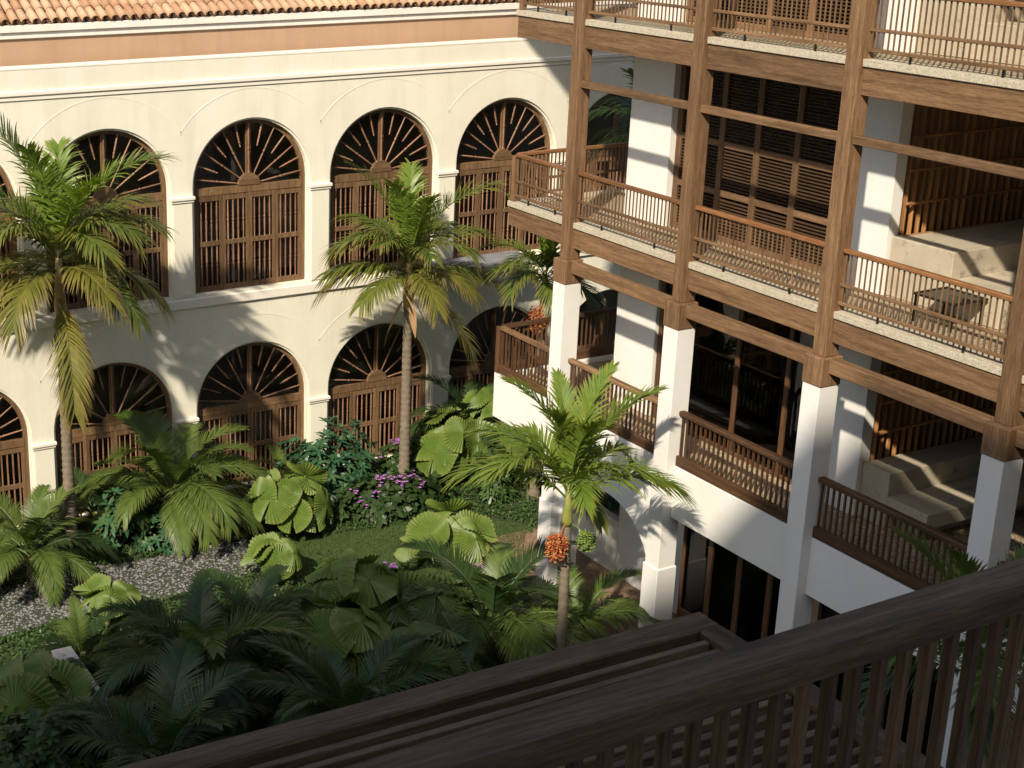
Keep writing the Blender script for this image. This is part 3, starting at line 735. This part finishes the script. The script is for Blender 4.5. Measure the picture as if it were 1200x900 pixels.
def trunk_mesh(h, r0, r1, lean, ringstep=.13):
    pts = []; rad = []; n = int(h / ringstep * 3)
    for i in range(n + 1):
        q = i / n; pts.append((lean[0] * q * q, lean[1] * q * q, h * q))
        rad.append((r0 + (r1 - r0) * q ** .6) * (1.07 if i % 3 == 0 else .97) * (1 + .5 * math.exp(-q * 14)))
    return MB().tube(pts, rad, 12).mesh('trunk', 0, True)
def fruit(mb, c, r, n, size):
    ico = [(0, 0, 1), (.9, 0, .2), (.28, .85, .2), (-.72, .53, .2), (-.72, -.53, .2), (.28, -.85, .2), (0, 0, -1)]
    fc = [(0, 1, 2), (0, 2, 3), (0, 3, 4), (0, 4, 5), (0, 5, 1), (6, 2, 1), (6, 3, 2), (6, 4, 3), (6, 5, 4), (6, 1, 5)]
    for i in range(n):
        v_ = Vector((random.gauss(0, 1), random.gauss(0, 1), random.gauss(0, 1))).normalized() * random.random() ** .4
        p = Vector(c) + Vector((v_.x * r[0], v_.y * r[1], v_.z * r[2])); s_ = size * random.uniform(.8, 1.2)
        mb.add([(p.x + a * s_, p.y + b_ * s_, p.z + q * s_) for a, b_, q in ico], fc)
def palm(loc, h, label, lean=(0, 0), size=1.0, spread=None, shaft=SHAFTY, seed=1, mats=(L_FRESH, L_PALM, L_OLD), r=.13, fruits=(), sheath=0, spear=True, group=None, name='palm_tree', wide=False, shaft_len=.75):
    rnd = random.Random(seed)
    t_ = tag(empty(name, (loc[0], loc[1], 0)), label, 'palm tree', group)
    put('trunk', trunk_mesh(h, r, r * .72, lean), TRUNK, t_, (loc[0], loc[1], 0))
    top = Vector((loc[0] + lean[0], loc[1] + lean[1], h))
    sh = shaft_len * size
    cr = put('crown', MB().tube([(0, 0, -.02), (0, 0, .12 * sh), (0, 0, .5 * sh), (0, 0, sh)], [r * .74, r * .95, r * .66, r * .30], 12).mesh('crown', 0, True), shaft, t_, top)
    for kind, az, e, sc in spread:
        key = (kind, rnd.randrange(3)); key = ('wide_' + kind if wide and kind != 'hang' else kind, key[1]); mt = {'up': mats[0], 'mid': mats[1], 'low': mats[1], 'hang': mats[2]}[kind]
        if kind == 'low' and rnd.random() < .5: mt = mats[2]
        zz = {'up': sh * .98, 'mid': sh * .86, 'low': sh * .66, 'hang': sh * .25}[kind]
        rr_ = .05 if kind != 'hang' else r * .6; a = R(az)
        put('frond', meshmat(key, mt), None, cr, top + Vector((math.cos(a) * rr_, math.sin(a) * rr_, zz)), (0, R(-e), a), sc * size)
    if spear:
        put('spear_leaf', MB().tube([(0, 0, 0), (.01, 0, .7), (.03, .01, 1.5)], [.02, .012, .002], 5).mesh('spear_leaf'), SHAFTY, cr, top + Vector((0, 0, sh * .9)), None, size)
    for k in range(sheath):
        a = rnd.random() * 6.28; mb = MB(); P0 = Vector((math.cos(a) * r, math.sin(a) * r, .1))
        leafblade(mb, P0, Vector((math.cos(a), math.sin(a), -1.6)), Vector((math.cos(a), math.sin(a), .5)), .6 * size, .16, 4, .3)
        put('dry_sheath', mb.mesh('dry_sheath'), L_DRY, cr, top)
    for (off, rad, n_, m_) in fruits:
        mb = MB(); fruit(mb, off, rad, n_, .022)
        P0 = Vector((off[0] * .15, off[1] * .15, .05))
        for j in range(9):
            mb.tube([P0, Vector(off) * .6 + Vector((0, 0, .1)), Vector(off) + Vector((random.uniform(-1, 1) * rad[0] * .7, random.uniform(-1, 1) * rad[1] * .7, random.uniform(-1, .6) * rad[2]))], [.012, .008, .004], 4)
        put('fruit_cluster', mb.mesh('fruit_cluster', fix=False), m_, cr, top)
    return t_
def auto(n_up, n_mid, n_low, seed, s=1.0):
    rnd = random.Random(seed); o = []
    for kind, n_, off in (('up', n_up, 20), ('mid', n_mid, 50), ('low', n_low, 0)):
        for k in range(n_): o.append((kind, off + 360 * k / n_ + rnd.uniform(-18, 18), rnd.uniform(-8, 8), s * rnd.uniform(.88, 1.08)))
    return o
palm((-7.85, 25.05), 5.1, 'tall palm beside the gravel path with one old frond hanging along its trunk', size=1.12, seed=3, sheath=3, shaft_len=1.15,
     spread=[('up', 150, -2, 1.28), ('up', -20, -12, 1.2), ('up', 60, -6, 1.1), ('up', -120, 4, 1.0), ('up', -75, -14, 1.0), ('up', 165, -20, 1.1), ('mid', 135, 4, 1.1), ('mid', -60, 6, 1.0), ('mid', 195, 6, 1.0), ('mid', -10, 10, 1.0), ('low', -80, 8, .85), ('mid', 160, -4, 1.0), ('mid', -28, 0, 1.05), ('mid', -85, 0, .95), ('mid', -140, 2, .95), ('mid', 100, 0, 1), ('mid', 20, 0, 1),
             ('low', 150, 0, 1.0), ('low', 175, -12, 1.0), ('low', -25, -4, 1.1), ('low', -50, -14, 1.0), ('low', 215, -6, .95), ('low', 60, 0, 1), ('low', 110, 0, 1), ('hang', -100, 0, 1.0)])
palm((-.40, 24.95), 4.35, 'tall palm between the purple flower bed and the large pleated leaf clump', lean=(-.02, -.02), size=.98, seed=8, sheath=3, shaft_len=1.1,
     spread=[('up', 165, -4, 1.15), ('up', -40, -14, 1.22), ('up', 60, -6, 1.1), ('up', -130, 0, 1.0), ('up', -90, -12, 1.0), ('mid', -60, 0, .9), ('mid', 130, 6, 1.0), ('mid', 200, 6, .95), ('mid', -140, 4, .85), ('low', 175, 10, 1.05), ('low', -60, 6, .9), ('mid', 165, -2, 1.08), ('mid', -22, 0, 1.0), ('mid', -100, 0, .8), ('mid', 95, 0, 1), ('mid', 20, 0, 1),
             ('low', 150, -2, 1.12), ('low', -18, -2, 1.15), ('low', -95, -6, .85), ('low', 205, -10, .9), ('low', 50, 0, 1), ('hang', -45, 8, .95)])
palm((-2.2, 16.85), 3.1, 'bright green palm with red and green fruit clusters under its crown before the white arch', lean=(-.02, .02), size=.95, shaft=SHAFT, seed=12, r=.10, spear=False, wide=True,
     mats=(L_FRESH, L_FRESH, L_PALM), spread=auto(6, 7, 0, 12, .95) + [('low', 20, 5, .9), ('low', 75, 5, .9)] + [('low', -35, 14, 1.0), ('low', 165, 20, 1.05), ('low', -95, 4, .55), ('low', 135, 16, .9)],
     fruits=[((-.27, -.12, -.30), (.20, .18, .26), 360, FRUITR), ((.22, -.24, -.24), (.17, .15, .19), 300, FRUITG)])
palm((2.15, 23.75), 4.5, 'palm with orange fruit squeezed between the balcony end and the arcade', size=.78, shaft=SHAFT, seed=17, r=.11, spear=False, wide=True,
     mats=(L_FRESH, L_PALM, L_PALM), spread=auto(3, 5, 4, 17) + [('low', 200, 12, 1.0), ('low', 235, 8, 1.0), ('mid', 250, 0, 1.0)],
     fruits=[((-.3, -.25, -.35), (.26, .24, .30), 330, FRUITR)])
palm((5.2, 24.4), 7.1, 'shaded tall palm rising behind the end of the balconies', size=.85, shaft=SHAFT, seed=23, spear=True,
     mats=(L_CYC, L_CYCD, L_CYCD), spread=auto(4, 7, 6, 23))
palm((-1.9, 9.6), 3.75, 'palm standing below the dark balcony rail with its top showing over the handrail', size=.85, shaft=SHAFT, seed=31, spear=False, wide=True,
     mats=(L_CYC, L_CYC, L_CYCD), spread=auto(4, 6, 5, 31))

def low_palm(loc, label, scale=1.0, n=(5, 7, 6), seed=1, mat=L_CYC, dark=None, h=.25, group=None):
    rnd = random.Random(seed); t_ = tag(empty('low_palm', (loc[0], loc[1], 0)), label, 'palm', group)
    st = put('trunk', MB().tube([(0, 0, 0), (0, 0, h)], [.12, .09], 8).mesh('trunk'), TRUNK, t_, (loc[0], loc[1], 0))
    cr = put('crown', MB().tube([(0, 0, -.01), (0, 0, .18)], [.10, .05], 8).mesh('crown'), SHAFT, t_, (loc[0], loc[1], h))
    for kind, k_ in zip(('cyc_up', 'cyc_mid', 'cyc_low'), n):
        for k in range(k_):
            a = R(360 * k / k_ + rnd.uniform(-22, 22)); mt = dark if dark and rnd.random() < .4 else mat
            put('frond', meshmat((kind, rnd.randrange(3)), mt), None, cr, Vector((loc[0] + .05 * math.cos(a), loc[1] + .05 * math.sin(a), h + .08)), (0, R(rnd.uniform(-9, 9)), a), scale * rnd.uniform(.82, 1.1))
low_palm((-5.45, 25.8), 'big bushy feather palm against the arcade beside the gravel end', 1.2, (8, 11, 6), 1, L_CYC, None, .6)
low_palm((-8.75, 24.75), 'wide feather palm overhanging the far edge of the gravel path', .95, (5, 8, 8), 2, L_CYC, L_CYCD, .4)
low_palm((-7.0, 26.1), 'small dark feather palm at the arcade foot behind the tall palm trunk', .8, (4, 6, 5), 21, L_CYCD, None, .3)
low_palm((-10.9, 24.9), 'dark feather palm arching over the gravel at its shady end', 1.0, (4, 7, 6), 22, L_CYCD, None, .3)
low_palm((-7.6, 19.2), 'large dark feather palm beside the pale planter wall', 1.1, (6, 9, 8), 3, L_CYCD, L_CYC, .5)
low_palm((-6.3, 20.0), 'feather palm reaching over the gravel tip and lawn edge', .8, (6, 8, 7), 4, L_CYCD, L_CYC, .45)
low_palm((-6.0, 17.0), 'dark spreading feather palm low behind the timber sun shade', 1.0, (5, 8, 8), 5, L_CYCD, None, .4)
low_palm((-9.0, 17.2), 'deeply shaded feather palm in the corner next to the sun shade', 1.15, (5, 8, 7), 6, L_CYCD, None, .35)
low_palm((-2.5, 18.4), 'broad feather palm around the trunk of the fruiting palm', 1.15, (6, 9, 8), 7, L_CYC, L_CYCD, .45)
low_palm((-1.1, 17.9), 'feather palm leaning toward the white plinth column', .85, (4, 6, 6), 8, L_CYC, None, .3)
low_palm((-9.0, 20.9), 'small grey green feather palm by the near gravel edge', .6, (4, 6, 5), 10, L_CYCD, L_CYC, .25)
low_palm((-2.6, 26.2), 'small feather palm under the arcade window behind the pleated clump', .55, (4, 6, 4), 25, L_CYC, None, .2)
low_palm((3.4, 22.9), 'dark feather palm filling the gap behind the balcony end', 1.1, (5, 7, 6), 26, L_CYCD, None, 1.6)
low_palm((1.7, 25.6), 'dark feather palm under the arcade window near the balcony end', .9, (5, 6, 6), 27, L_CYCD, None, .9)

def round_leaf(rad, pleats, notch, cup, seed, gap=.35):
    rnd = random.Random(seed); mb = MB(); n = pleats * 2; rows = (.05, .35, .68, .92, 1.0); vs = []; al = []
    for i in range(n + 1):
        a = gap / 2 + (2 * PI - gap) * i / n; zig = (1 if i % 2 else -1)
        edge = 1 - (notch if i % 2 == 0 else 0) * rnd.uniform(.7, 1.1)
        for r_ in rows:
            rr = rad * r_ * (edge if r_ > .9 else 1) * (1 + .03 * math.sin(3 * a + seed))
            z = zig * .022 * rad * r_ * 1.6 - cup * rad * r_ * r_ + (.13 * math.sin(2 * a + seed * 1.7) + .07 * math.sin(5 * a + seed)) * rad * r_ ** 2
            vs.append((rr * math.cos(a), rr * math.sin(a), z)); al.append(.2 + .8 * r_ ** 3)
    k = len(rows); fs = [(i * k + j, i * k + j + 1, (i + 1) * k + j + 1, (i + 1) * k + j) for i in range(n) for j in range(k - 1)]
    mb.add(vs, fs, al); return mb.mesh('pleated_leaf', fix=False)
LIC = [round_leaf(.58, 36, .03, c, i, g_) for i, (c, g_) in enumerate(((.16, .1), (.4, .25), (.62, .1), (-.25, .3), (.28, .5), (.5, .2)))]
FAN = [round_leaf(.55, 30, .32, c, 9 + i, .7) for i, c in enumerate((.15, .3, .45))]
def fan_clump(loc, label, leaves, mat, kind, name='fan_palm', cat='fan palm', seed=1, group=None):
    """leaves: (dx, dy, height, tilt deg, azimuth deg, scale)"""
    rnd = random.Random(seed); t_ = tag(empty(name, (loc[0], loc[1], 0)), label, cat, group); src = LIC if kind == 'lic' else FAN
    for i, (dx, dy, hz, tl, az, sc) in enumerate(leaves):
        key = (kind, i % len(src)); k = (key, mat.name)
        if k not in _mc:
            me = src[i % len(src)].copy(); me.materials.clear(); me.materials.append(mat); _mc[k] = me
        p = Vector((loc[0] + dx, loc[1] + dy, hz))
        st = put('stalk', MB().tube([(0, 0, .01), (dx * .3, dy * .3, hz * .6), (dx, dy, hz)], [.018, .014, .011], 5).mesh('stalk'), SHAFT, t_, (loc[0], loc[1], 0))
        put('pleated_leaf', _mc[k], None, st, p, Euler((0, R(tl), R(az)), 'XYZ'), sc)
def ringleaves(n, r, h, tilt, seed, sc=1.0):
    rnd = random.Random(seed); o = []
    for k in range(n):
        a = 360 * k / n + rnd.uniform(-25, 25); q = rnd.uniform(.5, 1.1); rr = r * q
        o.append((rr * math.cos(R(a)), rr * math.sin(R(a)), h * rnd.uniform(.7, 1.15) * (1.25 - .35 * q), tilt * rnd.uniform(.6, 1.25) * q, a, sc * rnd.uniform(.75, 1.1)))
    return o
fan_clump((-3.35, 24.5), 'pleated round leaf clump between the feather palm and the flower bed', ringleaves(20, .75, .95, 58, 3, .78), L_LIC, 'lic')
fan_clump((.95, 25.2), 'pleated round leaf clump right of the tall palm trunk', ringleaves(20, .8, 1.2, 60, 4, .85), L_LIC, 'lic')
fan_clump((2.1, 25.0), 'tall pleated leaf clump beside the balcony spandrel', ringleaves(18, .8, 1.75, 60, 5, .82), L_LIC, 'lic')
fan_clump((-4.35, 19.75), 'largest pleated leaf clump in the shaded bed below the lawn', ringleaves(17, .8, 1.3, 48, 6, 1.05), L_LIC, 'lic')
fan_clump((-1.75, 21.1), 'pleated leaf clump at the lawn corner above purple flowers', ringleaves(16, .7, 1.15, 52, 7, .9), L_LIC, 'lic')
fan_clump((-8.1, 22.3), 'pale pleated leaves standing over the near gravel edge', ringleaves(7, .5, .8, 40, 8, .62), L_LIC, 'lic')
fan_clump((-4.6, 22.5), 'few upright pleated leaves at the gravel tip by the grey rocks', ringleaves(6, .45, .8, 65, 9, .75), L_LIC, 'lic')
fan_clump((-3.5, 19.0), 'spiky edged fan leaves between the pleated clump and the fruiting palm', ringleaves(14, .8, 1.25, 42, 10, 1.05), L_FAN, 'fan')
fan_clump((-2.5, 20.0), 'spiky fan leaves around the purple flowers', ringleaves(11, .6, .9, 42, 11, .85), L_FAN, 'fan')
fan_clump((-4.3, 17.6), 'spiky fan leaves low against the sun shade edge', ringleaves(13, .75, 1.1, 38, 12, 1.0), L_FAN, 'fan')
fan_clump((-5.2, 18.7), 'large round pleated leaves between two shaded feather palms', ringleaves(12, .7, 1.2, 45, 14, .95), L_LIC, 'lic')
fan_clump((-10.3, 19.4), 'round glossy fan leaves at the planter wall end', ringleaves(10, .7, 1.0, 40, 13, 1.05), L_LIC, 'lic')

def shrub(loc, rad, h, label, mat, n, L, w, name='shrub', cat='shrub', seed=1, rosette=7, flowers=0, fr=(0, 0), stalk=True):
    rnd = random.Random(seed); t_ = tag(empty(name, (loc[0], loc[1], 0)), label, cat); mb = MB(); sm = MB(); fl = MB()
    for i in range(n):
        v_ = Vector((rnd.gauss(0, 1), rnd.gauss(0, 1), abs(rnd.gauss(0, 1)))).normalized() * rnd.uniform(.55, 1.0) ** .5
        lump = 1 + .18 * math.sin(5 * math.atan2(v_.y, v_.x) + seed) + rnd.uniform(-.12, .12)
        p = Vector((v_.x * rad[0] * lump, v_.y * rad[1] * lump, .08 + v_.z * h * lump)); ax = (v_ + Vector((0, 0, .5))).normalized()
        a0 = rnd.random() * 6.28; s1 = ax.cross(Vector((.3, .8, .2))).normalized(); s2 = ax.cross(s1)
        for k in range(rosette):
            a = a0 + 6.28 * k / rosette; e = rnd.uniform(.1, .9); d = (s1 * math.cos(a) + s2 * math.sin(a)) * math.cos(e) + ax * math.sin(e)
            leafblade(mb, p, d, ax + Vector((0, 0, .2)), L * rnd.uniform(.7, 1.15), w, 3, .3)
        if i % 4 == 0: sm.tube([(0, 0, 0), tuple(p * .55), tuple(p)], [.012, .009, .005], 4)
    put('stems', sm.mesh('stems', fix=False), TRUNK, t_, (loc[0], loc[1], 0))
    stuff(put('foliage', mb.mesh('foliage', fix=False), mat, t_, (loc[0], loc[1], 0)))
    for i in range(flowers):
        a = rnd.random() * 6.28; q = rnd.random() ** .6; c = Vector((fr[0] + math.cos(a) * rad[0] * q * .85, fr[1] + math.sin(a) * rad[1] * q * .85, h * (1.12 - .45 * q * q) + rnd.uniform(-.05, .1)))
        for j in range(rnd.randrange(3, 8)):
            cc = c + Vector((rnd.gauss(0, .055), rnd.gauss(0, .055), rnd.gauss(0, .05))); a0 = rnd.random() * 6
            for k in range(5):
                a = a0 + k * 1.2566; leafblade(fl, cc, Vector((math.cos(a), math.sin(a), .45)), Vector((0, 0, 1)), .05, .036, 2, .1)
    if flowers: stuff(put('flowers', fl.mesh('flowers', fix=False), FLOWER, t_, (loc[0], loc[1], 0)))
shrub((-1.75, 25.7), (1.2, .6), 1.45, 'tall blue green glossy shrub under the arcade window', L_TEAL, 270, .25, .08, seed=1)
shrub((-6.75, 25.3), (.55, .45), 1.0, 'blue green glossy shrub beside the tall palm trunk', L_TEAL, 80, .25, .08, seed=2)
shrub((-5.95, 25.0), (.42, .36), .65, 'small blue green shrub at the far gravel edge', L_TEAL, 55, .2, .065, seed=3)
shrub((-1.05, 24.5), (1.4, .55), .62, 'wide leafy bush with purple flowers at the far lawn edge', L_BUSH, 270, .2, .12, 'flowering_bush', 'flowering bush', 4, 6, 24)
shrub((-.15, 25.5), (.7, .4), .95, 'leafy bush with a purple flower head at the tall palm foot', L_BUSH, 110, .2, .12, 'flowering_bush', 'flowering bush', 5, 6, 10)
shrub((-1.75, 20.2), (.75, .6), .60, 'dark bush with purple flowers beside the feather palm', L_BUSH, 150, .18, .10, 'flowering_bush', 'flowering bush', 6, 6, 18)
shrub((-2.9, 21.2), (.55, .5), .45, 'low dark bush with purple flowers along the near lawn edge', L_BUSH, 100, .17, .09, 'flowering_bush', 'flowering bush', 7, 6, 9)
shrub((-5.5, 24.95), (.35, .3), .5, 'small bush with pink flowers under the big feather palm', L_BUSH, 45, .15, .08, 'flowering_bush', 'flowering bush', 8, 6, 7)
shrub((-6.3, 18.3), (.8, .7), .8, 'shaded leafy bush between the dark feather palms', L_BUSH, 120, .2, .1, seed=9)
shrub((-3.6, 18.0), (.8, .6), .6, 'shaded leafy bush with few purple flowers below the fan leaves', L_BUSH, 110, .18, .1, 'flowering_bush', 'flowering bush', 10, 6, 6)
shrub((-10.6, 18.0), (.9, .8), 1.2, 'dense dark bush beyond the planter wall', L_BUSH, 170, .22, .1, seed=11)
shrub((3.0, 24.9), (.8, .7), 2.2, 'tall dark leafy bush in the gap behind the balconies', L_BUSH, 190, .24, .09, seed=12)
shrub((1.3, 24.0), (.4, .35), 1.2, 'narrow light green bush before the balcony end', L_GC, 70, .2, .07, seed=13)
# table on the second floor balcony
tb = tag(empty('low_table', (.95, 12.96, 7.08)), 'low glass table with dark frame behind the balcony rail before the concrete seats', 'table')
tf = put('table_frame', MB().box(.62, 1.28, 12.62, 12.65, 7.46, 7.49).box(.62, 1.28, 13.27, 13.3, 7.46, 7.49).box(.62, .65, 12.6505, 13.2695, 7.461, 7.489).box(1.25, 1.28, 12.6505, 13.2695, 7.461, 7.489).mesh('table_frame'), METAL, tb)
bx('glass_top', .651, 1.249, 12.651, 13.269, 7.47, 7.48, CLEAR, tb)
for x in (.66, 1.24):
    for y in (12.66, 13.26): bx('leg', x - .018, x + .018, y - .018, y + .018, 7.081, 7.459, METAL, tb)
# planter wall and rocks
pw = bx('planter_wall', -9.55, -9.2, 17.5, 20.9, 0.001, .62, STONE, None, .015); tag(pw, 'low pale stone planter wall at the near gravel end', 'planter wall')
def rock(loc, r, label):
    rnd = random.Random(int(r * 1000)); bm = bmesh.new(); bmesh.ops.create_icosphere(bm, subdivisions=2, radius=r)
    for v_ in bm.verts: v_.co *= rnd.uniform(.8, 1.15); v_.co.z = max(-r * .3, v_.co.z * .65)
    me = bpy.data.meshes.new('rock'); bm.to_mesh(me); bm.free(); tag(put('rock', me, ROCK, None, (loc[0], loc[1], r * .3)), label, 'rock', 'rocks in the planting bed')
rock((-3.95, 21.9), .17, 'grey garden rock at the corner of the lawn by pleated leaves')
rock((-3.55, 22.0), .13, 'small grey garden rock next to the lawn corner rock')
rock((-9.3, 21.6), .30, 'dark round boulder at the end of the planter wall')
